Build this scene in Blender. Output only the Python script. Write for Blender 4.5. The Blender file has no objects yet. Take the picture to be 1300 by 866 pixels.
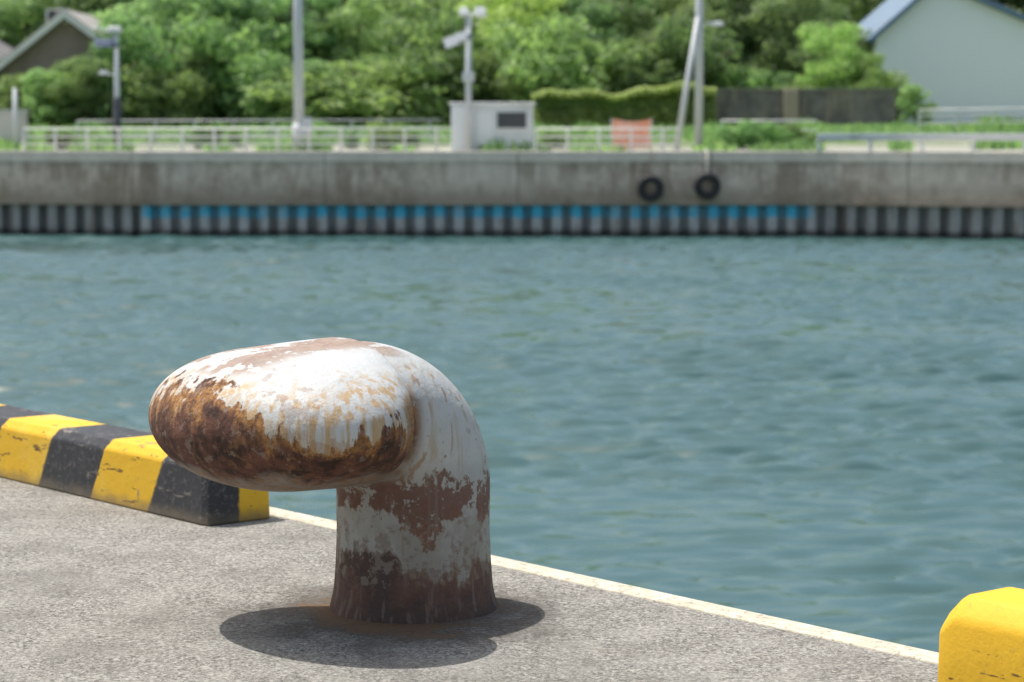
import bpy, math, random
import numpy as np
from mathutils import Vector, Matrix
random.seed(7); rng=np.random.default_rng(11)
S=bpy.context.scene
C=S.collection
# ------------------------------------------------------------ helpers
class MB:
    def __init__(s): s.v=[]; s.f=[]; s.m=[]
    def add(s,vs,fs,m=0):
        o=len(s.v); s.v+= [tuple(p) for p in vs]
        for f in fs: s.f.append(tuple(i+o for i in f)); s.m.append(m)
    def box(s,c,d,m=0,rz=0,rx=0,ry=0,taper=1.0):
        R=Matrix.Rotation(rz,3,'Z')@Matrix.Rotation(ry,3,'Y')@Matrix.Rotation(rx,3,'X')
        vs=[]
        for k in (-1,1):
            t=taper if k>0 else 1
            for a,b in ((-1,-1),(1,-1),(1,1),(-1,1)):
                vs.append(R@Vector((a*d[0]/2*t,b*d[1]/2*t,k*d[2]/2))+Vector(c))
        s.add(vs,[(3,2,1,0),(4,5,6,7),(0,1,5,4),(1,2,6,5),(2,3,7,6),(3,0,4,7)],m)
    def tube(s,pts,rads,n=10,m=0):
        pts=[Vector(p) for p in pts]; vs=[]; nv=None
        for i,p in enumerate(pts):
            a=pts[max(i-1,0)]; b=pts[min(i+1,len(pts)-1)]
            t=(b-a).normalized()
            if nv is None: nv=t.orthogonal().normalized()
            else: nv=(nv-t*nv.dot(t)).normalized()
            w=t.cross(nv)
            for k in range(n):
                an=2*math.pi*k/n
                vs.append(p+(nv*math.cos(an)+w*math.sin(an))*rads[i])
        fs=[]
        for i in range(len(pts)-1):
            for k in range(n):
                k2=(k+1)%n
                fs.append((i*n+k,i*n+k2,(i+1)*n+k2,(i+1)*n+k))
        fs.append(tuple(range(n-1,-1,-1))); fs.append(tuple((len(pts)-1)*n+k for k in range(n)))
        s.add(vs,fs,m)
    def build(s,name,mats,loc=(0,0,0),parent=None,smooth=False,bevel=0,seg=2,rz=0):
        me=bpy.data.meshes.new(name); me.from_pydata(s.v,[],s.f)
        if not isinstance(mats,(list,tuple)): mats=[mats]
        for m in mats: me.materials.append(m)
        me.polygons.foreach_set('material_index',s.m)
        if smooth: me.polygons.foreach_set('use_smooth',[True]*len(s.f))
        me.update()
        ob=bpy.data.objects.new(name,me); C.objects.link(ob)
        ob.location=loc; ob.rotation_euler=(0,0,rz)
        if parent: ob.parent=parent
        if bevel:
            b=ob.modifiers.new('b','BEVEL'); b.width=bevel; b.segments=seg; b.limit_method='ANGLE'
        return ob
def empty(name,loc,rz=0):
    o=bpy.data.objects.new(name,None); C.objects.link(o); o.location=loc; o.rotation_euler=(0,0,rz)
    o.empty_display_size=.2
    return o
def top(o,label,cat,group=None,kind=None):
    o['label']=label; o['category']=cat
    if group: o['group']=group
    if kind: o['kind']=kind
    return o
def dup(t,loc,rz=0,sc=1.0):
    n=t.copy(); C.objects.link(n); n.location=loc; n.rotation_euler=(0,0,rz); n.scale=(sc,sc,sc) if not isinstance(sc,tuple) else sc
    for ch in t.children:
        c=ch.copy(); C.objects.link(c); c.parent=n
    return n
def raw_mesh(name,v,f4,mats,smooth=False):
    me=bpy.data.meshes.new(name)
    nv=len(v); nf=len(f4)
    me.vertices.add(nv); me.vertices.foreach_set('co',np.asarray(v,dtype=np.float32).ravel())
    me.loops.add(nf*4); me.loops.foreach_set('vertex_index',np.asarray(f4,dtype=np.int32).ravel())
    me.polygons.add(nf); me.polygons.foreach_set('loop_start',np.arange(0,nf*4,4,dtype=np.int32))
    me.polygons.foreach_set('loop_total',np.full(nf,4,dtype=np.int32))
    me.polygons.foreach_set('use_smooth',np.full(nf,smooth))
    me.materials.append(mats); me.update(calc_edges=True); me.validate()
    return me
# ------------------------------------------------------------ material builder
class N:
    def __init__(s,name):
        s.mat=bpy.data.materials.new(name); s.mat.use_nodes=True
        s.nt=s.mat.node_tree; s.nt.nodes.clear()
        s.o=s.nt.nodes.new('ShaderNodeOutputMaterial')
        s.tc=s.nt.nodes.new('ShaderNodeTexCoord')
    def L(s,a,b): s.nt.links.new(a,b)
    def put(s,sock,v):
        if isinstance(v,bpy.types.NodeSocket): s.L(v,sock)
        elif v is not None:
            if isinstance(v,(tuple,list)) and len(v)==3 and sock.type=='RGBA': v=(*v,1)
            sock.default_value=v
    def obj(s): return s.tc.outputs['Object']
    def scale(s,vec,sc):
        n=s.nt.nodes.new('ShaderNodeMapping'); s.L(vec,n.inputs[0]); n.inputs['Scale'].default_value=sc; return n.outputs[0]
    def noise(s,scale,detail=4,rough=.5,vec=None,dist=0):
        n=s.nt.nodes.new('ShaderNodeTexNoise'); s.L(vec or s.obj(),n.inputs['Vector'])
        n.inputs['Scale'].default_value=scale; n.inputs['Detail'].default_value=detail
        n.inputs['Roughness'].default_value=rough; n.inputs['Distortion'].default_value=dist
        return n.outputs['Fac']
    def vor(s,scale,vec=None,out='Distance',feature='F1'):
        n=s.nt.nodes.new('ShaderNodeTexVoronoi'); n.feature=feature; s.L(vec or s.obj(),n.inputs['Vector']); n.inputs['Scale'].default_value=scale
        return n.outputs[out]
    def math(s,op,a,b=None,clamp=False):
        n=s.nt.nodes.new('ShaderNodeMath'); n.operation=op; n.use_clamp=clamp
        s.put(n.inputs[0],a); s.put(n.inputs[1],b); return n.outputs[0]
    def add(s,a,b): return s.math('ADD',a,b)
    def mul(s,a,b): return s.math('MULTIPLY',a,b)
    def inv(s,a): return s.math('SUBTRACT',1.0,a)
    def lerp(s,f,a,b): return s.add(s.mul(s.inv(f),a),s.mul(f,b))
    def ss(s,a,lo,hi,t0=0.0,t1=1.0):
        n=s.nt.nodes.new('ShaderNodeMapRange'); n.interpolation_type='SMOOTHSTEP'
        s.put(n.inputs[0],a)
        if lo>hi: lo,hi,t0,t1=hi,lo,t1,t0
        n.inputs[1].default_value=lo; n.inputs[2].default_value=hi
        n.inputs[3].default_value=t0; n.inputs[4].default_value=t1; return n.outputs[0]
    def mix(s,f,a,b,mode='MIX'):
        n=s.nt.nodes.new('ShaderNodeMix'); n.data_type='RGBA'; n.blend_type=mode
        s.put(n.inputs[0],f); s.put(n.inputs[6],a); s.put(n.inputs[7],b); return n.outputs[2]
    def xyz(s,vec=None):
        n=s.nt.nodes.new('ShaderNodeSeparateXYZ'); s.L(vec or s.obj(),n.inputs[0]); return n.outputs
    def bump(s,h,st=.5,d=.01,nrm=None):
        n=s.nt.nodes.new('ShaderNodeBump'); s.put(n.inputs['Height'],h); n.inputs['Strength'].default_value=st
        n.inputs['Distance'].default_value=d
        if nrm: s.L(nrm,n.inputs['Normal'])
        return n.outputs[0]
    def done(s,col,rough=.6,nrm=None,metal=0.0,spec=.5,**k):
        p=s.nt.nodes.new('ShaderNodeBsdfPrincipled')
        s.put(p.inputs['Base Color'],col); s.put(p.inputs['Roughness'],rough); s.put(p.inputs['Metallic'],metal)
        p.inputs['Specular IOR Level'].default_value=spec
        if nrm: s.L(nrm,p.inputs['Normal'])
        for a,b in k.items(): s.put(p.inputs[a],b)
        s.p=p; s.L(p.outputs[0],s.o.inputs[0]); return s.mat
def simple(name,c,rough=.6,var=.25,scale=6,metal=0,dirt=(.12,.1,.08)):
    n=N(name); a=n.noise(scale,5,.6); b=n.noise(scale*.3,3,.5,vec=n.scale(n.obj(),(1,1,.2)))
    c2=tuple(x*(1-var) for x in c)
    col=n.mix(a,c2,tuple(min(1,x*(1+var*.4)) for x in c))
    col=n.mix(n.ss(b,.55,.8,0,.35),col,dirt)
    return n.done(col,rough,n.bump(a,.2,.01),metal)

# ------------------------------------------------------------ camera, light, sky
H=1.2; PITCH=5.27; F=3070.0
cd=bpy.data.cameras.new('camera'); cam=bpy.data.objects.new('camera',cd); C.objects.link(cam)
cam.location=(0,0,H); cam.rotation_euler=(math.radians(90-PITCH),0,0)
cd.sensor_width=36; cd.lens=85; cd.clip_end=3000; cd.clip_start=.05
cd.dof.use_dof=True; cd.dof.focus_distance=5.62; cd.dof.aperture_fstop=5.4
S.camera=cam
def at(u,w,Y):
    """world point seen on bearing u / elevation w (survey units) standing at depth Y"""
    th=math.radians(PITCH); x=(u-650)/F; v=(433-w)/F
    k=math.cos(th)+v*math.sin(th)
    return Vector((x/k*Y,Y,H+(-math.sin(th)+v*math.cos(th))/k*Y))
LD=Vector((.36,-.17,-1.0)).normalized()
sun=bpy.data.lights.new('sun','SUN'); so=bpy.data.objects.new('sun',sun); C.objects.link(so)
sun.energy=5.0; sun.angle=math.radians(.5); sun.color=(1,.97,.92)
so.rotation_euler=LD.to_track_quat('-Z','Y').to_euler(); so.location=(0,0,30)
W=bpy.data.worlds.new('World'); S.world=W; W.use_nodes=True
nt=W.node_tree; bg=nt.nodes['Background']; sk=nt.nodes.new('ShaderNodeTexSky'); sk.sky_type='NISHITA'; sk.sun_disc=False
sk.sun_elevation=math.asin(-LD.z); sk.sun_rotation=math.atan2(-LD.x,-LD.y); sk.dust_density=4.5; sk.air_density=1.6
nt.links.new(sk.outputs[0],bg.inputs[0]); bg.inputs[1].default_value=.15
S.view_settings.view_transform='Standard'; S.view_settings.look='None'; S.view_settings.exposure=0

# ------------------------------------------------------------ quay frame
E0=Vector((-.7425,7.395,0)); AL=Vector((.6397,-.7686,0)).normalized(); SEA=Vector((.7686,.6397,0)).normalized(); LAND=-SEA
RZ=math.atan2(AL.y,AL.x)
def q(s,d,z=0): return E0+AL*s+LAND*d+Vector((0,0,z))
BP=Vector((-.2428,5.879,0))
n=N('weathered_concrete'); o=n.obj()
big=n.noise(.9,4,.6); mid=n.noise(6,7,.7); fine=n.noise(85,6,.85)
cs=n.xyz(n.vor(240,out='Color'))[0]; cl=n.vor(125,out='Color'); cl0=n.xyz(cl)[0]; cl1=n.xyz(cl)[1]
c=n.mix(n.ss(fine,.38,.62),(.135,.127,.113),(.415,.395,.35))
c=n.mix(n.ss(cs,.72,.97,0,.55),c,(.62,.595,.535))
c=n.mix(n.ss(cs,.0,.20,.8,0),c,(.045,.04,.038))
c=n.mix(n.ss(cl0,.84,.90,0,.5),c,(.60,.57,.51))
c=n.mix(n.ss(cl1,.84,.90,0,.62),c,(.075,.067,.06))
c=n.mix(n.ss(mid,.42,.66,0,.34),c,(.44,.42,.37))
c=n.mix(n.ss(n.noise(3.1,6,.7),.48,.62,0,.36),c,(.17,.158,.136))
c=n.mix(n.ss(big,.48,.7,0,.3),c,(.18,.17,.147))
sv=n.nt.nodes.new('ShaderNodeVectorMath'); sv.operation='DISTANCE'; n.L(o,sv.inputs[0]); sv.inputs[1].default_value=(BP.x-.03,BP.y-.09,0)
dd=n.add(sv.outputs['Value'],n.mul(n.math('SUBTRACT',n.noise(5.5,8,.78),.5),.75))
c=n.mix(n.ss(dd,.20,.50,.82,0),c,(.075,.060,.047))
c=n.mix(n.ss(dd,.17,.29,.55,0),c,(.25,.135,.06))
c=n.mix(n.ss(n.noise(2.3,5,.7),.66,.73,0,.45),c,(.31,.20,.11))
h=n.add(n.mul(fine,1.0),n.add(n.mul(cs,.4),n.mul(cl0,.4)))
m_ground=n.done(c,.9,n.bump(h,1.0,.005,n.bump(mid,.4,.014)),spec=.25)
mb=MB(); mb.add([q(-70,.085),q(60,.085),q(60,70),q(-70,70)],[(0,3,2,1)])
g=mb.build('quay_pavement',m_ground); g['kind']='structure'; g['label']='rough weathered grey concrete quay surface'
if g.data.polygons[0].normal.z<0: g.data.flip_normals()
n=N('quay_side'); m_side=n.done(n.mix(n.noise(3,5,.6),(.12,.11,.1),(.3,.28,.25)),.9)
mb=MB(); mb.add([q(-70,.02,-.25),q(60,.02,-.25),q(60,.02,-6),q(-70,.02,-6)],[(0,1,2,3)])
g=mb.build('quay_wall',m_side); g['kind']='structure'; g['label']='concrete side of the quay going into water'
n=N('coping_cream'); a=n.noise(30,6,.7); b=n.noise(5,4,.6)
c=n.mix(n.ss(a,.35,.7),(.46,.41,.31),(.70,.64,.51)); c=n.mix(n.ss(b,.48,.66,0,.65),c,(.42,.37,.28)); c=n.mix(n.ss(n.noise(60,5,.7),.54,.60,0,.75),c,(.2,.17,.13))
m_cop=n.done(c,.8,n.bump(a,.6,.006))
mb=MB(); mb.box((0,0,-.12),(130,.085,.25)); g=mb.build('quay_edge',m_cop,loc=q(-5,.0425),rz=RZ,bevel=.008); g['kind']='structure'; g['label']='pale cream edging strip along the quay'

# ------------------------------------------------------------ bollard (one continuous loft: foot, stem, bend, wide flattened head)
def bollard():
    mb=MB(); nn=96; rings=[]
    def ring(x,z,nx,nz,r1,r2,top=1.0,sq=1.0):
        L=[]
        for k in range(nn):
            t=2*math.pi*k/nn; c_=math.cos(t); s_=math.sin(t); rr=r1*(top if c_<0 else 1)
            if c_<0: c_=-abs(c_)**sq
            L.append((x+nx*c_*rr, s_*r2, z+nz*c_*rr))
        rings.append(L)
    for z,r in ((-.03,.210),(0,.208),(.02,.203),(.05,.196),(.12,.191),(.2,.188),(.3,.189)): ring(0,z,1,0,r,r)
    R=.19
    for i in range(1,21):
        th=math.pi/2*i/20; f=i/20; g=f*f*(3-2*f)
        ring(R*(1-math.cos(th)),.30+R*math.sin(th),math.cos(th),-math.sin(th),.190-.012*f,.190+.026*g**1.5,1+.0*f,1-.03*g)
    A,B,cx=.380,.262,.40; zc=.502
    x0=.19
    for i in range(1,31):
        f=i/30; x=x0+(cx-x0)*f
        s_=.82*math.sqrt(max(0,1-(1-f)**2.0))+.18*(f*(2-f))
        ring(x,zc-(.004*f),0,-1,.178-.014*f,.216+(A-.216)*s_,1.0+.02*f,.97-.04*f)
    for i in range(1,26):
        th=math.pi/2*i/26; x=cx+B*math.sin(th); k_=math.cos(th)
        ring(x,zc-.004-.004*math.sin(th),0,-1,.164*k_**.92,A*k_,1.02,.93)
    vs=[p for r in rings for p in r]; fs=[]
    for i in range(len(rings)-1):
        for k in range(nn):
            k2=(k+1)%nn; fs.append((i*nn+k,i*nn+k2,(i+1)*nn+k2,(i+1)*nn+k))
    fs.append(tuple(range(nn-1,-1,-1))); fs.append(tuple((len(rings)-1)*nn+k for k in range(nn)))
    mb.add(vs,fs)
    ob=mb.build('mooring_bollard',bpy.data.materials.new('tmp'))
    r=ob.modifiers.new('r','REMESH'); r.mode='VOXEL'; r.voxel_size=.0065; r.use_smooth_shade=True
    s_=ob.modifiers.new('s','SMOOTH'); s_.factor=.6; s_.iterations=14
    dg=bpy.context.evaluated_depsgraph_get(); me=bpy.data.meshes.new_from_object(ob.evaluated_get(dg))
    ob.modifiers.clear(); ob.data=me; me.materials.clear()
    return ob
n=N('painted_rusty_iron'); x,y,z=n.xyz()
n1=n.noise(8,9,.66); n2=n.noise(26,8,.65); n3=n.noise(110,6,.7); nb=n.noise(3.6,8,.66); nc=n.noise(5.5,9,.7,vec=n.scale(n.obj(),(1.2,.9,1.3)),dist=.4)
c5=lambda v,k:n.mul(n.math('SUBTRACT',v,.5),k)
head=n.mul(n.ss(x,.11,.19),n.ss(z,.33,.36)); nothead=n.inv(head)
st=n.noise(1,6,.65,vec=n.scale(n.obj(),(24,24,1.5))); st2=n.noise(1,4,.55,vec=n.scale(n.obj(),(42,42,1.6)))
steep=n.ss(z,.645,.60)   # streaks only run on the steeper flanks
stc=n.mul(n.math('SUBTRACT',st,.5),steep)
yy=n.add(y,c5(n1,.12))
zz=n.add(n.add(z,c5(n1,.08)),n.add(n.mul(stc,.26),n.add(c5(n2,.06),c5(nc,.20))))
zz=n.add(zz,n.add(n.ss(y,.12,.36,-.025,.06),n.ss(y,-.10,-.30,0,.07)))
rh=n.mul(head,n.inv(n.ss(zz,.548,.563)))
under=n.ss(n.add(z,n.add(c5(n1,.12),c5(nb,.10))),.365,.405,.45,1)
rh=n.mul(rh,under)
topn=n.add(n.add(n1,c5(n2,.35)),c5(nb,.55))
rtop=n.mul(n.ss(n.add(z,c5(nc,.05)),.605,.635),n.ss(topn,.50,.54)); rtop=n.mul(rtop,n.mul(n.ss(yy,.17,.05),n.ss(n.add(x,c5(n1,.1)),.07,.16)))
zc=n.add(z,n.add(c5(n1,.18),n.add(c5(n2,.12),n.add(c5(st,.14),c5(nc,.22)))))
band=n.mul(nothead,n.mul(n.ss(zc,.242,.256),n.inv(n.ss(zc,.322,.338))))
band=n.mul(band,n.ss(n.add(n.add(n2,c5(st,.6)),c5(n3,.3)),.41,.46))
low=n.mul(nothead,n.inv(n.ss(n.add(z,n.add(c5(n1,.20),n.add(c5(st,.18),n.add(c5(nb,.10),c5(n2,.14))))),.118,.150)))
low=n.mul(low,n.ss(n.add(n2,n.ss(z,.10,.0,0,.5)),.40,.46,.55,1))
pat=n.ss(n.add(n.mul(nc,.6),n.mul(n2,.4)),.572,.588); pat=n.mul(pat,n.ss(z,.34,.44,1,.30))
sides=n.mul(nothead,n.mul(n.ss(n.add(y,c5(n1,.25)),-.05,-.13),n.ss(z,.36,.33)))
sides=n.mul(sides,n.ss(n2,.44,.50))
neckp=n.mul(n.mul(n.ss(x,.13,.16),n.ss(x,.30,.25)),n.mul(n.ss(y,.16,.21),n.mul(n.ss(n.add(n1,c5(n2,.4)),.52,.55),n.ss(z,.58,.52))))
mx=lambda a,b:n.math('MAXIMUM',a,b)
allr=mx(mx(mx(rh,n.mul(rtop,.75)),mx(n.mul(band,.86),n.mul(low,.9))),mx(mx(n.mul(pat,.8),n.mul(sides,.7)),neckp))
paint=n.mix(n2,(.43,.44,.435),(.57,.58,.57))
paint=n.mix(n.ss(nb,.42,.62,0,.3),paint,(.40,.385,.36))
paint=n.mix(n.mul(n.ss(st,.52,.66,0,.65),steep),paint,(.40,.30,.18))
paint=n.mix(n.mul(n.mul(n.ss(st2,.47,.60),.8),n.mul(head,n.ss(n.add(z,c5(nc,.14)),.625,.575))),paint,(.44,.27,.10))
paint=n.mix(n.mul(n.mul(n.ss(st2,.57,.66),.75),n.mul(nothead,steep)),paint,(.34,.20,.09))
midc=n.mul(nothead,n.inv(n.ss(n.add(z,c5(nc,.2)),.24,.36)))
paint=n.mix(n.mul(midc,n.ss(n1,.35,.6,.1,.7)),paint,(.26,.225,.165))
paint=n.mix(n.mul(midc,n.ss(st,.47,.56,0,.4)),paint,(.42,.41,.37))
paint=n.mix(n.mul(midc,n.ss(n2,.52,.60,0,.6)),paint,(.19,.11,.08))
paint=n.mix(n.ss(n3,.60,.70,0,.25),paint,(.25,.21,.18))
paint=n.mix(n.ss(n.noise(45,8,.75),.61,.66,0,.4),paint,(.26,.17,.12))
paint=n.mix(n.mul(n.ss(z,.40,.35),.25),paint,(.22,.20,.18))
dark=n.mix(n.ss(n2,.35,.65),(.040,.022,.017),(.13,.056,.036))
prim=n.mix(n.ss(n2,.35,.65),(.11,.047,.033),(.23,.105,.07))
oran=n.mix(n.ss(n3,.4,.6),(.21,.095,.032),(.39,.20,.07))
rust=n.mix(n.ss(n.add(n1,c5(n3,.4)),.42,.60),dark,prim)
rust=n.mix(n.mul(head,n.mul(n.ss(zz,.485,.545),n.ss(st,.40,.54))),rust,oran)
rust=n.mix(n.mul(head,n.mul(n.ss(zz,.52,.45),.75)),rust,n.mix(n.ss(n2,.4,.6),(.045,.023,.017),(.13,.056,.036)))
rust=n.mix(n.mul(rtop,.85),rust,n.mix(n.ss(n2,.4,.6),(.20,.115,.085),(.34,.235,.19)))
rust=n.mix(n.mul(n.ss(n.noise(14,7,.72),.57,.62),.45),rust,(.28,.145,.06))
rust=n.mix(n.mul(n.ss(n.noise(33,6,.7),.57,.62),.5),rust,(.28,.22,.18))
rust=n.mix(n.mul(low,.6),rust,n.mix(n.ss(n1,.4,.6),(.055,.03,.026),(.16,.08,.062)))
rust=n.mix(n.mul(n.ss(z,.10,.01),.5),rust,(.05,.026,.02))
rust=n.mix(n.mul(band,n.ss(n1,.45,.6,.75,.2)),rust,(.19,.08,.057))
rust=n.mix(n.mul(nothead,n.ss(st2,.54,.63,0,.4)),rust,(.29,.23,.19))
col=n.mix(allr,paint,rust)
edge=n.mul(n.ss(allr,.05,.4),n.inv(n.ss(allr,.6,.95)))
col=n.mix(n.mul(edge,.35),col,(.22,.12,.055))
hgt=n.add(n.mul(n.inv(allr),.6),n.add(n.mul(n2,n.add(n.mul(allr,.6),.12)),n.mul(n3,n.add(n.mul(allr,.5),.06))))
m_bol=n.done(col,n.add(n.mul(allr,.34),.50),n.bump(hgt,.9,.007,n.bump(n1,.45,.022)),spec=.35)
bo=bollard(); bo.data.materials.append(m_bol); bo.location=BP; bo.rotation_euler=(0,0,math.atan2(LAND.y,LAND.x))
bo.data.polygons.foreach_set('use_smooth',[True]*len(bo.data.polygons))
top(bo,'rusty curved iron mooring bollard with peeling pale grey paint','bollard')

# ------------------------------------------------------------ striped kerbs
def c5_(n,v,k): return n.mul(n.math('SUBTRACT',v,.5),k)
def kerb_mat(name,stripes,L=3.6,ch=0.0):
    n=N(name); x,y,z=n.xyz(); n1=n.noise(9,7,.65); n2=n.noise(45,7,.72)
    yel=n.mix(n1,(.66,.38,.02),(.78,.48,.035))
    yel=n.mix(n.ss(n2,.56,.70,0,.5),yel,(.36,.23,.05))
    if stripes: yel=n.mix(n.ss(n.noise(3.5,4,.6),.5,.7,0,.4),yel,(.72,.58,.20))
    scr=n.noise(1,6,.7,vec=n.scale(n.obj(),(7,7,40)))
    yel=n.mix(n.ss(scr,.61+ch,.64+ch),yel,(.15,.08,.03))
    chip=n.noise(6,9,.78)
    yel=n.mix(n.ss(chip,.605+ch,.62+ch,0,.9),yel,n.mix(n2,(.12,.08,.05),(.42,.36,.27)))
    blk=n.mix(n1,(.020,.021,.025),(.06,.062,.07)); blk=n.mix(n.ss(n2,.50,.68,0,.65),blk,(.16,.15,.14))
    blk=n.mix(n.ss(scr,.61,.65,0,.7),blk,(.24,.21,.18)); blk=n.mix(n.ss(chip,.585,.61,0,.8),blk,(.22,.205,.19))
    if stripes:
        u=n.add(n.mul(z,-.5),n.add(x,c5_(n,n2,.02)))
        t=n.math('FRACT',n.math('DIVIDE',n.add(u,stripes),.68))
        f=n.ss(t,.49,.51); f=n.math('MULTIPLY',f,n.inv(n.ss(t,.993,1.0)))
        endz=n.ss(x,L/2-.045,L/2-.03)
        endy=n.ss(n.add(y,c5_(n,n2,.02)),-.008,.004)
        f=n.add(n.mul(f,n.inv(endz)),n.mul(endz,n.inv(endy)))
        col=n.mix(f,yel,blk)
    else: col=yel
    col=n.mix(n.mul(n.ss(n.add(z,c5_(n,n1,.08)),.05,.0),.7),col,(.17,.14,.10))
    return n.done(col,.6,n.bump(n.add(n.mul(n1,.6),n.add(n.mul(n2,.3),n.mul(n.ss(chip,.605+ch,.62+ch),-.5))),.7,.007),spec=.3)
def kerb(L,mat,loc,hh=.2,ch=.036,bev=.007,seg=3,smooth=False):
    mb=MB(); w=.234
    prof=[(-w/2,0),(-w/2+.006,hh-ch),(-w/2+ch,hh),(w/2-ch,hh),(w/2-.006,hh-ch),(w/2,0)]
    k=len(prof); xs=[(-L/2,.93,1-ch/hh),(-L/2+ch,1,1)]+[(-L/2+ch+(L-2*ch)*i/10,1,1) for i in range(1,10)]+[(L/2-ch,1,1),(L/2,.93,1-ch/hh)]
    full=[]
    for i,(xx,fy_,fz) in enumerate(xs):
        for p in prof: full.append((xx,p[0]*fy_,p[1]*fz))
    fs=[]
    for i in range(len(xs)-1):
        for j in range(k-1):
            a=i*k+j; fs.append((a,a+k,a+k+1,a+1))
        fs.append((i*k,i*k+k-1,(i+1)*k+k-1,(i+1)*k))
    fs.append(tuple(range(0,k))); fs.append(tuple(reversed(range((len(xs)-1)*k,len(xs)*k))))
    mb.add(full,fs)
    ob=mb.build('kerb_block',mat,loc=loc,rz=RZ,bevel=bev,seg=seg,smooth=smooth)
    import bmesh
    bm=bmesh.new(); bm.from_mesh(ob.data); bmesh.ops.recalc_face_normals(bm,faces=bm.faces); bm.to_mesh(ob.data); bm.free()
    ob.modifiers[0].angle_limit=math.radians(20)
    return ob
Lk=3.6
k1=kerb(Lk,kerb_mat('striped_paint',.34+(-Lk/2+.335)+.68*5),q(.17-Lk/2,.229),ch=.03)
top(k1,'black and yellow striped concrete kerb block along the quay edge','kerb','kerb blocks along the quay edge')
k2=kerb(3.0,kerb_mat('yellow_paint',0,ch=.03),q(2.935+1.5,.229),.224,ch=.046,bev=.014,seg=4,smooth=True)
top(k2,'bright yellow painted kerb block with rounded end','kerb','kerb blocks along the quay edge')

# ------------------------------------------------------------ water
WZ=-2.9
def spread(parts):
    return np.concatenate([np.arange(lo,hi,st) for lo,hi,st in parts])
ys=spread([(-60,4,4),(4,12,.4),(12,45,.06),(45,92,.11),(92,96,1)])
xs=spread([(-160,-26,3),(-26,-13,.3),(-13,13,.085),(13,26,.3),(26,160,3)])
XX,YY=np.meshgrid(xs,ys)
ZZ=np.zeros_like(XX)
gust=np.zeros_like(XX)
for i in range(14):
    lam=rng.uniform(4,16); a=rng.uniform(0,6.28); gust+=np.sin((XX*math.cos(a)*.35+YY*math.sin(a))*2*math.pi/lam+rng.uniform(0,6.28))
gust=.95+.45*np.tanh(gust/2.0)
for i in range(80):
    lam=math.exp(rng.uniform(math.log(.28),math.log(1.7))); a=math.radians(-87+rng.normal()*18)
    amp=.0080*lam*rng.uniform(.5,1.4)*(1 if lam<.9 else .62); ph=rng.uniform(0,6.28)
    kx=math.cos(a)*2*math.pi/lam; ky=math.sin(a)*2*math.pi/lam
    arg=kx*XX+ky*YY+ph+.8*np.sin(XX*.31+YY*.17+ph)+.7*np.sin(XX*.9-YY*.43+2*ph)
    ZZ+=amp*(np.sin(arg)+.28*np.sin(2*arg+.5))*(gust if lam<1.7 else 1)
nx=len(xs); ny=len(ys)
idx=np.arange(nx*ny).reshape(ny,nx)
f4=np.stack([idx[:-1,:-1],idx[:-1,1:],idx[1:,1:],idx[1:,:-1]],-1).reshape(-1,4)
n=N('sea_water'); a=n.noise(13,3,.5,vec=n.scale(n.obj(),(1,1.6,1))); b=n.noise(.12,3,.5)
col=n.mix(b,(.036,.086,.078),(.052,.112,.112))
m_w=n.done(col,.10,n.bump(a,.15,.008),spec=.5,IOR=1.62)
me=raw_mesh('water',np.stack([XX,YY,ZZ],-1).reshape(-1,3),f4,m_w,True)
wo=bpy.data.objects.new('water',me); C.objects.link(wo); wo.location=(0,0,WZ); wo['kind']='structure'; wo['label']='rippled blue green harbour water'

# ------------------------------------------------------------ far bank
bx=[(-900,92),(-250,87.0),(181,84.0),(1062,84.0),(1500,80.0),(2300,74)]
front=[((u-650)/F*Y,Y) for u,Y in bx]
fxs=np.array([p[0] for p in front]); fys=np.array([p[1] for p in front])
def fy(X): return float(np.interp(X,fxs,fys))
def gh(X,Y):
    d=Y-fy(X)
    h=.0+ .85*np.clip((d-3)/20,0,1)+ 9*np.clip((d-34)/70,0,1)**1.2
    return .02+h
n=N('old_concrete_wall'); x,y,z=n.xyz()
s1=n.noise(1,6,.7,vec=n.scale(n.obj(),(1.6,1.6,.14))); s2=n.noise(2.5,7,.7); s3=n.noise(.25,4,.6)
c=n.mix(n.ss(s2,.3,.7),(.38,.305,.235),(.68,.58,.47)); c=n.mix(n.ss(s1,.44,.58,0,.72),c,(.24,.18,.13)); c=n.mix(n.ss(s3,.45,.6,0,.5),c,(.72,.64,.53))
c=n.mix(n.ss(n.add(z,n.mul(n.math('SUBTRACT',s2,.5),.15)),-.40,-.26,0,.8),c,n.mix(s2,(.55,.49,.41),(.84,.77,.66)))
c=n.mix(n.ss(n.add(z,n.mul(n.math('SUBTRACT',s1,.5),1.8)),-.9,-1.75,0,.7),c,(.19,.145,.10))
fr=n.math('FRACT',n.math('DIVIDE',n.add(x,100.3),6.7)); seam=n.mul(n.ss(fr,.0,.008),n.ss(fr,1.0,.992))
c=n.mix(n.mul(n.inv(seam),.6),c,(.10,.085,.07))
m_wall=n.done(c,.9,n.bump(s2,.5,.06))
mb=MB(); vs=[];fs=[]
prof=[(1.0,-.2),(1.0,.05),(0.0,.05),(-.02,-.30),(.04,-.36),(-.10,-1.80),(.9,-1.80)]; k=len(prof)
for X,Y in front: vs+=[(X,Y+a,b) for a,b in prof]
for i in range(len(front)-1):
    for j in range(k-1):
        a=i*k+j; fs.append((a,a+1,a+k+1,a+k))
mb.add(vs,fs); w=mb.build('harbour_wall',m_wall); top(w,'long stained brown grey concrete harbour wall above the water','wall')
n=N('sheet_pile_steel'); x,y,z=n.xyz(); a=n.noise(3,6,.7); b=n.noise(1,4,.6,vec=n.scale(n.obj(),(3,3,.5)))
pf=n.math('FRACT',n.math('DIVIDE',n.add(x,-float(fxs[0])),.68))
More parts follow.
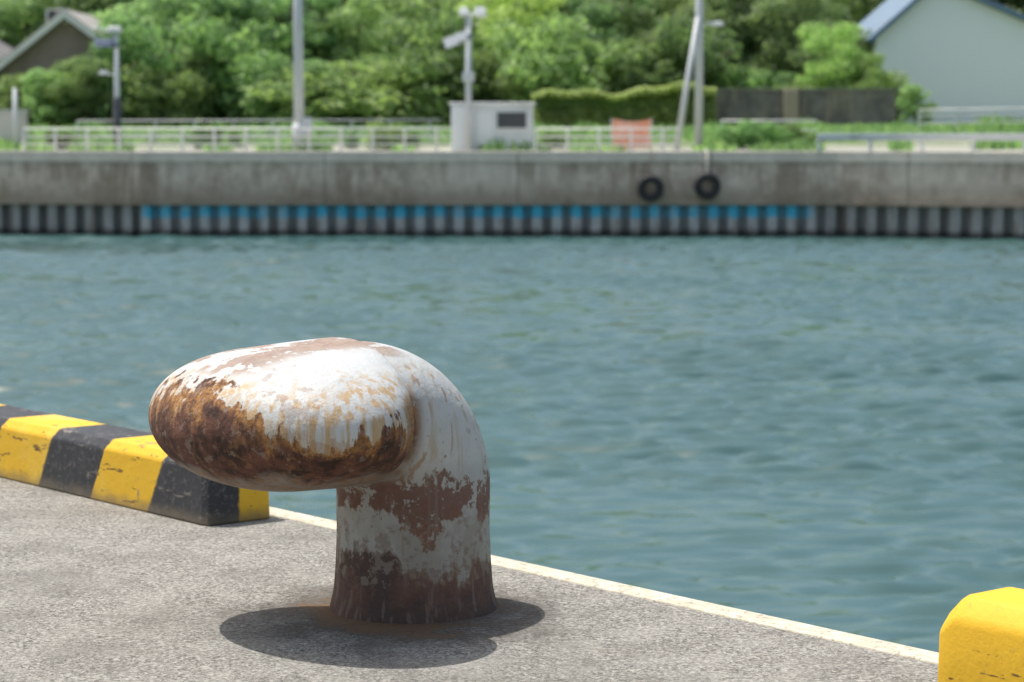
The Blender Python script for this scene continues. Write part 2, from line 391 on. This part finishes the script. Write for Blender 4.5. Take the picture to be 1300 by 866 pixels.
out=n.mul(n.ss(pf,.22,.42),n.ss(pf,.98,.80))
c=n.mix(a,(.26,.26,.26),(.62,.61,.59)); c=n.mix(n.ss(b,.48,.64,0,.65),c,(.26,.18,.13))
c=n.mix(n.mul(n.inv(out),.45),c,(.07,.065,.06))  # shade of the recessed pans painted into the steel colour
zz=n.add(z,n.mul(n.math('SUBTRACT',b,.5),.35))
blue=n.mul(n.ss(zz,-2.34,-2.16),n.mul(n.ss(x,-13.1,-12.6),n.ss(x,10.75,10.0)))
blue=n.mul(blue,n.mul(n.add(n.mul(out,.40),.55),n.ss(n.noise(1.1,4,.6),.36,.52,.55,1)))
c=n.mix(blue,c,n.mix(a,(.02,.33,.52),(.06,.52,.74)))
endd=n.mul(n.ss(x,-13.2,-12.8),n.ss(x,11.0,10.6)); c=n.mix(n.mul(n.inv(endd),.35),c,(.08,.07,.065))
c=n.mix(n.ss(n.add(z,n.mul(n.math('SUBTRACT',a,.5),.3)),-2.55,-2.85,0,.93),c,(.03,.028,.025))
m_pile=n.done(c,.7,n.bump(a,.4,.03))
mb=MB(); per=.68; X=fxs[0]; pts=[]
while X<fxs[-1]:
    for dx,dy in ((0,.32),(.14,.32),(.26,.03),(.56,.03)): pts.append((X+dx*1.0,dy))
    X+=per
vs=[];fs=[]
for X,dy in pts:
    Y=fy(X)+dy+.02; vs+=[(X,Y,-1.79),(X,Y,-3.6)]
for i in range(len(pts)-1): fs.append((2*i,2*i+1,2*i+3,2*i+2))
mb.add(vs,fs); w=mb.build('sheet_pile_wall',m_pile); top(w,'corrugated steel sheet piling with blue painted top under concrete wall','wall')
n=N('grassy_ground'); a=n.noise(.5,6,.65); b=n.noise(5,5,.7)
c=n.mix(n.ss(a,.4,.6),(.16,.17,.10),(.10,.17,.045)); c=n.mix(b,c,(.08,.13,.03))
y=n.xyz()[1]; c=n.mix(n.ss(n.add(y,n.mul(n.math('SUBTRACT',a,.5),16)),94,87,0,.85),c,n.mix(b,(.26,.25,.22),(.42,.40,.36)))
m_land=n.done(c,.95,n.bump(b,.5,.05))
gx=np.concatenate([np.linspace(-400,-40,20),np.linspace(-36,36,60),np.linspace(40,400,20)]); gt=np.concatenate([np.linspace(0,40,20),np.linspace(45,600,25)])
vs=[];
for t in gt:
    for X in gx:
        Y=fy(X)+.95+t; vs.append((X,Y,gh(X,Y)))
ix=np.arange(len(gx)*len(gt)).reshape(len(gt),len(gx))
f=np.stack([ix[:-1,:-1],ix[:-1,1:],ix[1:,1:],ix[1:,:-1]],-1).reshape(-1,4)
me=raw_mesh('ground',vs,f,m_land,True); gd=bpy.data.objects.new('ground',me); C.objects.link(gd); gd['kind']='structure'; gd['label']='grassy ground rising behind the harbour wall'
def onland(u,Y): 
    X=(u-650)/F*Y; return Vector((X,Y,gh(X,Y)))

# tyres
m_tyre=simple('tyre_rubber',(.022,.022,.024),.7,.4,8,dirt=(.06,.055,.05)); m_rope=simple('pale_rope',(.5,.48,.42),.8)
m_rope2=simple('dark_rope',(.2,.18,.15),.8)
def tyre(u,w,rope_w,mr):
    p=at(u,w,83.76); e=empty('tyre_fender',p)
    mb=MB(); R=.335; vs=[]; fs=[]
    sec=[(-.13,-.02),(-.11,-.10),(-.02,-.135),(.09,-.12),(.125,-.07),(.13,0),(.125,.07),(.09,.12),(-.02,.135),(-.11,.10),(-.13,.02)]
    U=40;k=len(sec)
    for i in range(U):
        t=2*math.pi*i/U
        for a,b in sec: r=R+a; vs.append((r*math.cos(t),b,r*math.sin(t)))
    for i in range(U):
        for j in range(k):
            fs.append((i*k+j,i*k+(j+1)%k,((i+1)%U)*k+(j+1)%k,((i+1)%U)*k+j))
    mb.add(vs,fs); mb.build('tyre',m_tyre,parent=e,smooth=True)
    mb=MB(); zt=.06-p.z
    mb.tube([(0,-.0,R-.06),(.0,-.02,R+.1),(.01,.02,zt*.7),(.0,.14,zt),(0,.5,zt+.03)],[rope_w]*5,8); mb.build('rope',mr,parent=e,smooth=True)
    return e
t1=tyre(826,239,.025,m_rope2); top(t1,'black rubber tyre fender hanging on concrete harbour wall','tyre','tyres hanging on the harbour wall')
t2=tyre(898,236,.05,m_rope); top(t2,'black rubber tyre fender hung from a pale thick rope','tyre','tyres hanging on the harbour wall')

# railings
m_white=simple('white_metal',(.80,.80,.78),.5,.12,3); m_galv=simple('galvanised_metal',(.68,.70,.71),.5,.15,4)
def railing(name,u0,u1,Y,hts,step,rr,pr,mat,label,group,ph=None):
    a=onland(u0,Y); b=onland(u1,Y); L=(b-a).length; e=empty(name,a)
    mb=MB()
    for h in hts: mb.tube([(0,0,h),(L,0,h+(b.z-a.z))],[rr,rr],8)
    mb.build('rail',mat,parent=e,smooth=True)
    mb=MB(); ht=ph or max(hts); mb.box((0,0,ht/2),(pr,pr,ht)); p0=mb.build('post',mat,parent=e)
    k=int(L/step)
    for i in range(1,k+1):
        p=p0.copy(); C.objects.link(p); p.parent=e; p.location=(i*step,0,0)
    return top(e,label,'fence',group)
railing('white_railing',32,572,85.6,(.80,.52,.26),1.12,.034,.09,m_white,'white tubular railing along the top of harbour wall','railings on the quay')
railing('white_railing',680,862,85.6,(.80,.52,.24),1.12,.034,.09,m_white,'white tubular railing along the top of harbour wall','railings on the quay')
railing('white_railing',915,1036,90,(.95,.6,.3),1.3,.03,.07,m_white,'white tubular railing standing in weeds near a dark wall','railings on the quay')
railing('white_railing',100,560,93,(.85,.55,.3),1.5,.025,.06,m_galv,'grey metal railing behind the white quay railing','railings on the quay')
railing('white_railing',1165,1400,98,(.95,.7,.4),1.5,.03,.07,m_white,'white railing in front of a pale gabled building','railings on the quay')
a=onland(1040,83.6); e=empty('guard_rail',(a.x,a.y+.35,.05)); mb=MB()
mb.box((4.5,-.5,.50),(9.2,.06,.24),rz=-.09); mb.build('beam',m_galv,parent=e,bevel=.02)
mb=MB(); mb.box((0,0,.3),(.12,.12,.62)); p0=mb.build('post',m_galv,parent=e)
for i in range(1,6):
    p=p0.copy(); C.objects.link(p); p.parent=e; p.location=(i*1.75,-.02-i*.155,0)
top(e,'grey metal beam guard rail on the harbour wall','guard rail')

# poles -------------------------------------------------------
m_pole=simple('pole_grey',(.68,.70,.71),.5,.15,3); m_dark=simple('dark_metal',(.06,.065,.075),.5,.2,4); m_glass=simple('lamp_glass',(.78,.79,.77),.5,.1,4)
n=N('solar_cells'); br=n.vor(9,out='Color'); m_sol=n.done(n.mix(n.xyz(br)[0],(.08,.10,.15),(.13,.16,.22)),.75,spec=.15)
def pole(name,u,Y,htop,r0,r1,mat,baser=0):
    p=onland(u,Y); z1=at(u,htop,Y).z-p.z; e=empty(name,p); mb=MB()
    mb.tube([(0,0,0),(0,0,z1)],[r0,r1],12)
    if baser: mb.tube([(0,0,0),(0,0,.9),(0,0,.98)],[baser,baser,r0],12)
    mb.build('pole',mat,parent=e,smooth=True); return e,z1
e,z1=pole('utility_pole',380.5,86.5,-160,.20,.13,m_pole,.25)
top(e,'tall tapered pale grey pole standing behind a railing','pole')
mb=MB(); mb.box((.3,0,.9),(.35,.3,.6)); mb.build('control_box',m_pole,parent=e,bevel=.02)
e,z1=pole('street_lamp',151,86.8,42,.11,.08,m_pole); top(e,'street lamp with small solar panels behind railing','street lamp')
mb=MB(); mb.tube([(0,0,0),(0,0,1.9)],[.14,.14],12); mb.build('sleeve',m_dark,parent=e,smooth=True)
mb=MB(); mb.box((-.35,-.1,z1-.35),(.8,.5,.05),rx=.6,rz=.3); mb.build('solar_panel',m_sol,parent=e)
mb=MB(); mb.tube([(0,0,z1-.1),(-.5,-.1,z1+.15),(-.8,-.1,z1+.18)],[.035]*3,8); mb.build('arm',m_pole,parent=e,smooth=True)
mb=MB(); mb.box((-.05,-.05,z1+.14),(.55,.35,.2),taper=.7); mb.build('lamp_head',m_glass,parent=e,bevel=.04)
mb=MB(); mb.tube([(-.02,0,z1-1.5),(-.35,-.1,z1-1.42)],[.03,.03],8); mb.box((-.45,-.1,z1-1.4),(.35,.25,.14),taper=.7); mb.build('bracket_lamp',m_glass,parent=e,bevel=.02)
e,z1=pole('camera_pole',595,86.2,18,.12,.10,m_pole); top(e,'grey pole with white floodlights, solar panel and equipment box','pole')
mb=MB(); mb.tube([(-.28,0,z1+.02),(.3,0,z1+.02)],[.03,.03],8)
mb.box((-.15,-.08,z1+.08),(.36,.32,.26),rx=-.3,taper=.8); mb.box((.42,-.08,z1+.08),(.42,.32,.30),rx=-.3,taper=.8); mb.build('floodlight',m_glass,parent=e,bevel=.04)
m_sol2=simple('panel_back_grey',(.30,.33,.36),.7,.2,6)
mb=MB(); mb.box((-.55,-.1,z1-.95),(.62,.45,.05),rx=.9,ry=-.35); mb.box((-.15,-.1,z1-.78),(.5,.4,.05),rx=.9,ry=-.2); mb.build('solar_panel',m_sol2,parent=e)
mb=MB(); mb.box((.0,-.12,z1-2.2),(.42,.25,.34)); mb.build('equipment_box',m_white,parent=e,bevel=.02)
e,z1=pole('utility_pole',886,88,-140,.16,.13,m_pole); top(e,'tall grey pole with short lamp arm near banner','pole')
mb=MB(); mb.tube([(0,0,z1-4.85),(.35,0,z1-4.75),(.5,0,z1-4.75)],[.03]*3,8); mb.build('arm',m_pole,parent=e,smooth=True)
mb=MB(); mb.box((.65,-.02,z1-4.78),(.5,.25,.16),taper=.7); mb.build('lamp_head',m_glass,parent=e,bevel=.04)
p=onland(858,87.6); e=empty('leaning_pole',p); mb=MB(); q2=at(886,22,87.8)-p; mb.tube([(0,0,0),tuple(q2*.5),tuple(q2)],[.12,.10,.08],10); mb.build('shaft',m_pole,parent=e,smooth=True)
top(e,'pale pole leaning against a taller utility pole','pole')
e,z1=pole('short_post',22,87.5,112,.09,.07,m_pole); top(e,'short pale post beside a low white wall','post')

# shed
def shed():
    a=onland(573,86.7); s=86.7/F; e=empty('storage_shed',a)
    hh=at(600,133,86.7).z-a.z; w=104*s; sp=28*s
    m_sh=simple('shed_panel',(.86,.87,.87),.5,.06,2,dirt=(.5,.48,.44)); m_w2=simple('shed_white',(.93,.94,.94),.5,.04,2,dirt=(.6,.58,.54)); m_in=simple('dark_opening',(.09,.095,.10),.6,.3,2)
    mb=MB(); mb.box((sp+ (w-sp)/2,.9,hh/2),(w-sp,1.8,hh)); mb.build('wall',m_sh,parent=e,bevel=.02)
    mb=MB(); mb.box((sp/2,.8,hh/2-.02),(sp-.006,1.9,hh-.04)); mb.build('lit_end_wall',m_w2,parent=e,bevel=.02)  # end wall of the shed; its sunlit look is put into the whiter colour
    mb=MB(); mb.box((w/2,.85,hh+.04),(w+.16,2.0,.08)); mb.build('roof',m_w2,parent=e,bevel=.02)
    x0=(631-573)*s; x1=(668-573)*s; z0=hh*.50; z1=hh*.84
    mb=MB(); mb.box(((x0+x1)/2,-.012,(z0+z1)/2),(x1-x0,.03,z1-z0)); win=mb.build('window',m_in,parent=e)
    mb=MB()
    for c,d in (((x0-.03,-.03,(z0+z1)/2),(.05,.05,z1-z0+.1)),((x1+.03,-.03,(z0+z1)/2),(.05,.05,z1-z0+.1)),(((x0+x1)/2,-.03,z1+.03),(x1-x0+.006,.05,.05)),(((x0+x1)/2,-.03,z0-.03),(x1-x0+.006,.06,.05))): mb.box(c,d)
    f=mb.build('frame',m_w2,parent=win)
    mb=MB(); mb.box((sp+.42,-.012,hh*.44),(.55,.03,hh*.8)); mb.build('door',m_w2,parent=e,bevel=.01)
    top(e,'small white prefabricated shed with dark window on the quay','shed')
shed()
a=onland(777,86.4); s=86.4/F; e=empty('safety_banner',a)
n=N('orange_fabric'); aa=n.noise(1.2,3,.5); m_or=n.done(n.mix(n.ss(aa,.4,.65),(.98,.40,.24),(.97,.56,.44)),.8)
mb=MB(); vs=[];fs=[]; K=14
for i in range(K+1):
    for j in range(5):
        vs.append((i/K*48*s+.05*math.sin(j*2),.03*math.sin(i*1.3+j*.6),.10+j/4*1.05-.10*math.sin(i/K*3.14)*(j==4)+.06*math.sin(i*2.1)*(j==0)))
for i in range(K):
    for j in range(4): a_=i*5+j; fs.append((a_,a_+5,a_+6,a_+1))
mb.add(vs,fs); mb.build('cloth',m_or,parent=e,smooth=True)
mb=MB(); mb.box((-.03,.03,.58),(.05,.05,1.16)); p0=mb.build('post',m_white,parent=e); p=p0.copy(); C.objects.link(p); p.parent=e; p.location=(48*s+.06,0,0)
top(e,'orange and pink fabric safety banner between white posts','banner')
n=N('dark_block_wall'); x,y,z=n.xyz(); a=n.noise(1.2,6,.7); b=n.noise(1,4,.6,vec=n.scale(n.obj(),(2,2,.3)))
c=n.mix(n.ss(a,.3,.7),(.12,.11,.105),(.25,.23,.21)); c=n.mix(n.ss(b,.48,.66,0,.75),c,(.32,.27,.21)); m_dw=n.done(c,.9,n.bump(a,.4,.03))
a=onland(885,106); b=at(885,112,106); s=106/F; hh=b.z-a.z
e=empty('boundary_wall',a); mb=MB(); mb.box((250*s/2,.15,hh/2-.1),(250*s,.3,hh)); mb.build('wall',m_dw,parent=e,bevel=.02)
mb=MB(); mb.box((250*s/2,.15,hh-.055),(250*s+.1,.42,.09)); mb.build('coping',simple('coping_grey',(.30,.28,.25),.9),parent=e)
mb=MB(); mb.box((117*s,-.16,hh/2-.1),(.62,.3,hh+.06)); mb.build('pillar',simple('pillar_brown',(.42,.35,.27),.9),parent=e,bevel=.02)
top(e,'dark stained block boundary wall with a lighter pillar','wall')
a=onland(-80,90); e=empty('low_wall',a); s=90/F; mb=MB(); mb.box((115*s/2,.2,.68),(115*s,.4,1.36)); mb.build('wall',simple('offwhite_render',(.72,.68,.63),.8,.2,1.5),parent=e,bevel=.03)
mb=MB(); mb.box((115*s/2,.2,1.40),(115*s+.1,.5,.08)); mb.build('coping',m_pole,parent=e)
top(e,'low off-white rendered wall at the end of a railing','wall')

# houses ------------------------------------------------------
def gable(name,u0,ua,u1,w0,wa,w1,Y,depth,mw,mr,mtrim,label,wins=(),over=.35,th=.22):
    A=onland(u0,Y); P0=at(u0,w0,Y)-A; PA=at(ua,wa,Y)-A; P1=at(u1,w1,Y)-A
    e=empty(name,A); b=-1.0
    mb=MB(); vs=[(P0.x,0,b),(P1.x,0,b),(P1.x,0,P1.z),(PA.x,0,PA.z),(P0.x,0,P0.z)]
    vs=vs+[(v[0],depth,v[2]) for v in vs]
    mb.add(vs,[(0,1,2,3,4),(9,8,7,6,5),(1,6,7,2),(5,0,4,9)]); mb.build('wall',mw,parent=e)
    def slope(S0,S1):
        d=(S1-S0); d.y=0; d.normalize(); nz=Vector((-d.z,0,d.x)); nz=nz if nz.z>0 else -nz
        return S1+d*over, nz
    zn=max(slope(PA,P0)[1].z,.2), max(slope(PA,P1)[1].z,.2); ridge=th/min(zn)
    mb=MB()
    for S0,S1 in ((PA,P0),(PA,P1)):
        end,nz=slope(S0,S1); g_=Vector(((.003 if S1.x>S0.x else -.003),0,.012))
        pr=[S0+g_,end+nz*.01,end+nz*th,Vector((S0.x+g_.x,0,S0.z+ridge))]
        vs=[(p.x,-over,p.z) for p in pr]+[(p.x,depth+over,p.z) for p in pr]
        mb.add(vs,[(0,1,2,3),(7,6,5,4),(0,4,5,1),(1,5,6,2),(2,6,7,3),(3,7,4,0)])
    rf=mb.build('roof',mr,parent=e)
    mb=MB()
    for S0,S1 in ((PA,P0),(PA,P1)):
        end,nz=slope(S0,S1); g_=Vector(((.003 if S1.x>S0.x else -.003),0,.03))
        pr=[S0+g_,end+nz*.03,end+nz*(th-.05),Vector((S0.x+g_.x,0,S0.z+ridge-.06))]
        vs=[(p.x,-over-.04,p.z) for p in pr]+[(p.x,-over-.003,p.z) for p in pr]
        mb.add(vs,[(0,1,2,3),(7,6,5,4),(0,4,5,1),(1,5,6,2),(2,6,7,3),(3,7,4,0)])
    mb.build('bargeboard',mtrim,parent=rf)
    for (x0,z0,ww,wh) in wins:
        mb=MB(); mb.box((x0,-.01,z0),(ww,.06,wh)); wn=mb.build('window',m_dark,parent=e)
        mb=MB()
        for c,d in (((x0-ww/2-.04,-.03,z0),(.08,.1,wh+.16)),((x0+ww/2+.04,-.03,z0),(.08,.1,wh+.16)),((x0,-.03,z0+wh/2+.04),(ww-.004,.1,.08)),((x0,-.03,z0-wh/2-.04),(ww-.004,.12,.08)),((x0,-.03,z0),(.05,.08,wh-.004))): mb.box(c,d)
        mb.build('frame',m_white,parent=wn)
    top(e,label,'house'); return e
n=N('pale_metal_siding'); x,y,z=n.xyz(); fr=n.math('FRACT',n.math('DIVIDE',x,.3)); rib=n.ss(fr,.0,.15)
a=n.noise(.6,4,.6); m_sid=n.done(n.mix(n.mul(n.inv(rib),.12),n.mix(a,(.90,.95,1.0),(.94,.98,1.0)),(.65,.7,.75)),.6,n.bump(rib,.2,.02))
m_rblue=simple('blue_grey_roof',(.18,.25,.34),.7,.3,2); m_tr=simple('blue_trim',(.15,.26,.40),.6,.2,2)
gable('gabled_building',1112,1190,1420,48,-20,78,116,12,m_sid,m_rblue,m_tr,'pale blue white metal clad building with blue gable roof')
m_tile=simple('grey_roof_tile',(.40,.37,.34),.8,.3,3); m_brn=simple('brown_cladding',(.36,.29,.245),.8,.3,2); m_lt=simple('light_trim',(.86,.85,.82),.7,.08,2,dirt=(.5,.48,.45))
gable('house',-40,84,150,124,24,72,112,7,m_brn,m_tile,m_lt,'grey brown house with grey tiled gable roof among trees',wins=((4.3,5.0,.9,.5),),over=.5,th=.34)
gable('house',-170,-70,10,100,36,80,122,9,simple('tan_wall',(.40,.36,.32),.8),simple('dark_roof_tile',(.20,.19,.19),.8,.4,3),m_lt,'tan house with dark tiled roof beside trees')

# ------------------------------------------------------------ vegetation
def leaf_mat(name,dk,md,lt,tr=.45):
    n=N(name); g=n.nt.nodes.new('ShaderNodeNewGeometry'); oi=n.nt.nodes.new('ShaderNodeObjectInfo')
    r=g.outputs['Random Per Island']; c=n.mix(n.ss(r,0,.6),dk,md); c=n.mix(n.ss(r,.6,1,0,.9),c,lt)
    big=n.noise(.55,3,.6); c=n.mix(n.ss(big,.35,.65,.45,0),c,dk)
    hs=n.nt.nodes.new('ShaderNodeHueSaturation'); n.L(c,hs.inputs['Color'])
    n.L(n.ss(oi.outputs['Random'],0,1,.475,.525),hs.inputs['Hue']); n.L(n.ss(n.math('FRACT',n.mul(oi.outputs['Random'],7.3)),0,1,.75,1.4),hs.inputs['Value'])
    hs.inputs['Saturation'].default_value=.85
    c=hs.outputs[0]
    n.done(c,.6,spec=.25); t=n.nt.nodes.new('ShaderNodeBsdfTranslucent'); n.L(n.mix(1.0,c,(1.25,1.4,.85),'MULTIPLY'),t.inputs[0])
    ms=n.nt.nodes.new('ShaderNodeMixShader'); ms.inputs[0].default_value=tr; n.L(n.p.outputs[0],ms.inputs[1]); n.L(t.outputs[0],ms.inputs[2]); n.L(ms.outputs[0],n.o.inputs[0])
    return n.mat
m_leaf=leaf_mat('broad_leaves',(.12,.205,.10),(.27,.395,.165),(.41,.54,.225),.5)
m_leafb=leaf_mat('shrub_leaves',(.11,.19,.07),(.22,.35,.12),(.37,.50,.165))
m_leaf2=leaf_mat('bright_leaves',(.22,.34,.10),(.38,.53,.16),(.50,.64,.21),.5)
m_bark=simple('bark',(.16,.13,.10),.9,.4,5)
def leaves(centers,radii,count,size):
    k=len(centers); w=np.array([r[0]*r[1] for r in radii]); w=w/w.sum()
    ci=rng.choice(k,count,p=w); d=rng.normal(size=(count,3)); d/=np.linalg.norm(d,axis=1)[:,None]
    rr=rng.uniform(.4,1.25,count)**.7
    Cn=np.array(centers)[ci]; Rn=np.array(radii)[ci]
    p=Cn+d*Rn*rr[:,None]
    nrm=d*.45+rng.normal(size=(count,3))*.6+np.array([0,0,.3]); nrm/=np.linalg.norm(nrm,axis=1)[:,None]
    t=np.cross(nrm,rng.normal(size=(count,3))); t/=np.linalg.norm(t,axis=1)[:,None]; b=np.cross(nrm,t)
    s=size*rng.uniform(.6,1.35,count)[:,None]
    v=np.stack([p-t*s,p-b*s*.5,p+t*s,p+b*s*.5],1).reshape(-1,3)
    return v,np.arange(count*4).reshape(-1,4)
def make_tree(ht,rad,mat,nleaf,size,seed,name='tree'):
    R=random.Random(seed); e=empty(name,(0,0,-50)); mb=MB()
    lean=(R.uniform(-.3,.3),R.uniform(-.3,.3))
    mb.tube([(0,0,-.5),(lean[0]*.3,lean[1]*.3,ht*.25),(lean[0],lean[1],ht*.5),(lean[0]*1.3,lean[1],ht*.8)],[.26*ht/11,.2*ht/11,.14*ht/11,.05],8)
    cs=[];rs=[]
    K=26
    for i in range(K):
        a=i*2.4+R.uniform(-.6,.6); hz=ht*(.10+.82*((i+.5)/K)); env=max(.42,math.sin(math.pi*min(1,max(.2,(hz/ht-.02)*.98))))**.6
        rr=rad*env*R.uniform(.35,1.05); c=(lean[0]+rr*math.cos(a),lean[1]+rr*math.sin(a),hz+R.uniform(-.7,.7)*ht/11); cr=rad*R.uniform(.15,.42)
        cs.append(c); rs.append((cr*R.uniform(.9,1.3),cr*R.uniform(.9,1.3),cr*.62))
        if i%2==0: mb.tube([(lean[0]*hz/ht,lean[1]*hz/ht,hz*.6),((lean[0]+c[0])*.5,(lean[1]+c[1])*.5,hz*.85),c],[.09,.06,.02],6)
    cs.append((lean[0],lean[1],ht*.5)); rs.append((rad*.5,rad*.5,ht*.33))
    mb.build('trunk',m_bark,parent=e,smooth=True)
    v,f=leaves(cs,rs,nleaf,size); me=raw_mesh('crown',v,f,mat); o=bpy.data.objects.new('crown',me); C.objects.link(o); o.parent=e
    return e
protos=[make_tree(11,3.6,m_leaf,12500,.18,1),make_tree(12,3.2,m_leaf,12500,.17,2),make_tree(10,4.0,m_leaf,12500,.19,3),make_tree(7,2.8,m_leaf2,8500,.145,4),make_tree(6,2.6,m_leaf,8000,.145,5),make_tree(3.0,2.0,m_leafb,5000,.12,6,'shrub')]
used=set(); lab={0:'large dark green broadleaf tree in dense wood',1:'tall green broadleaf tree in dense wood',2:'wide spreading green tree in dense wood',3:'bright yellow green small tree at the wood edge',4:'small rounded green tree at the wood edge',5:'bushy green shrub at the foot of the wood'}
def plant(k,u,Y,sc,where='shrubs at the foot of the wood',lb=None):
    p=onland(u,Y); 
    if not isinstance(sc,tuple): sc=(sc*random.uniform(.9,1.2),sc*random.uniform(.9,1.2),sc)
    if k in used: t=dup(protos[k],p,random.uniform(0,6.28),sc)
    else:
        t=protos[k]; t.location=p; t.rotation_euler=(0,0,random.uniform(0,6.28)); t.scale=sc; used.add(k)
    if k==5: top(t,lb or lab[k],'shrub',where)
    else: top(t,lab[k],'tree','trees of the wood behind the harbour')
u=-420
while u<1750:
    plant(random.choice([0,1,2]),u+random.uniform(-20,20),random.uniform(146,158),random.uniform(1.15,1.45)); u+=random.uniform(90,120)
u=-350
while u<1700:
    if not(1180<u<1320): plant(random.choice([0,1,2]),u+random.uniform(-15,15),random.uniform(128,138),random.uniform(.72,1.05))
    u+=random.uniform(80,115)
for u,Y,k,sc in ((186,119,4,.95),(215,117,2,.66),(265,116,4,1.1),(330,118,0,.62),(400,117,1,.6),(455,116,2,.62),(520,118,4,1.1),(560,120,1,.62),(640,117,3,.98),(700,121,2,.7),(770,122,2,.66),(850,121,0,.62),(930,121,1,.62),(1005,119,2,.68),(1050,112,3,.66),(1092,111,3,.46),(1160,108,4,.30),(240,111,4,.6),(60,107.5,4,.42),(118,107.5,4,.5)):
    plant(k,u,Y,sc)
u=20
while u<1130:
    s_=random.uniform(.5,1.6)
    if u<150: s_=min(s_,1.0)
    if u>1060: s_=min(s_,.8)
    plant(5,u,random.uniform(106.5,112.5) if u<660 else random.uniform(111,114),(s_*random.uniform(.9,1.6),s_,s_*random.uniform(.6,1.3))); u+=random.uniform(26,66)
for u,Y,sc in ((268,88.5,.22),(300,89.5,.18),(488,88,.26),(520,88.5,.16),(925,88.5,.22),(960,88.2,.28),(1000,88.8,.24),(1024,88.4,.16),(700,89,.18),(648,87,.10),(75,89,.18),(445,89,.15)):
    plant(5,u,Y,(sc*1.6,sc,sc*1.2),'weedy bushes behind the quay railing','low weedy green bush growing behind the quay railing')
# hedge
n=N('hedge_core'); m_core=n.done((.10,.17,.05),.9)
a=onland(676,104); s=104/F; L=232*s; zt=at(700,122,104).z-a.z
e=empty('hedge',a); mb=MB(); mb.box((L/2,.9,zt/2-.15),(L-.3,1.0,zt-.1)); mb.build('hedge_core',m_core,parent=e)
m_hedge=leaf_mat('hedge_leaves',(.30,.44,.13),(.46,.62,.18),(.58,.72,.23),.45)
K=15000; P=np.stack([rng.uniform(0,L,K),rng.uniform(0,1.8,K),rng.uniform(0,zt,K)],-1)
face=rng.integers(0,3,K); P[face==1,2]=zt+rng.uniform(-.2,.08,(face==1).sum())
m_=face!=1; P[m_,1]=rng.uniform(-.12,.12,m_.sum())+ .85*(P[m_,2]/zt)**1.4
P[:,2]+= (.12*np.sin(P[:,0]*1.3)+.08*np.sin(P[:,0]*3.1)+.40*(P[:,0]/L))*(P[:,2]/zt)
d=rng.normal(size=(K,3))*.45+np.array([-.3,-.2,.9]); d/=np.linalg.norm(d,axis=1)[:,None]; t=np.cross(d,rng.normal(size=(K,3))); t/=np.linalg.norm(t,axis=1)[:,None]; b=np.cross(d,t); sz=.10
me=raw_mesh('foliage',np.stack([P-t*sz,P-b*sz*.6,P+t*sz,P+b*sz*.6],1).reshape(-1,3),np.arange(K*4).reshape(-1,4),m_hedge); o=bpy.data.objects.new('foliage',me); C.objects.link(o); o.parent=e
top(e,'long trimmed bright green hedge','hedge')
# weeds along the quay
K=34000; U=rng.uniform(-100,1400,K); YYw=rng.uniform(86.0,104,K); dens=np.sin(U*.021)+np.sin(U*.05+1)+.6*np.sin(U*.11+2)
keep=(dens>-.1)|(YYw>93); U=U[keep];YYw=YYw[keep]; XXw=(U-650)/F*YYw; dn=np.clip(dens[keep],0.2,2)
Zg=np.array([gh(a_,b_) for a_,b_ in zip(XXw,YYw)]); K=len(XXw); hgt=rng.uniform(.1,.40,K)*(.5+dn*.45); an=rng.uniform(0,3.14,K); wx=np.cos(an)*.05; wy=np.sin(an)*.05; lx=rng.normal(size=K)*.1; ly=rng.normal(size=K)*.1
v=np.stack([np.stack([XXw-wx,YYw-wy,Zg],-1),np.stack([XXw+wx,YYw+wy,Zg],-1),np.stack([XXw+wx*.6+lx,YYw+wy*.6+ly,Zg+hgt],-1),np.stack([XXw-wx*.6+lx,YYw-wy*.6+ly,Zg+hgt],-1)],1).reshape(-1,3)
me=raw_mesh('grass',v,np.arange(K*4).reshape(-1,4),m_leafb); o=bpy.data.objects.new('grass',me); C.objects.link(o); o['kind']='stuff'; o['label']='tall weeds and grass along the quay railing'; o['category']='grass'
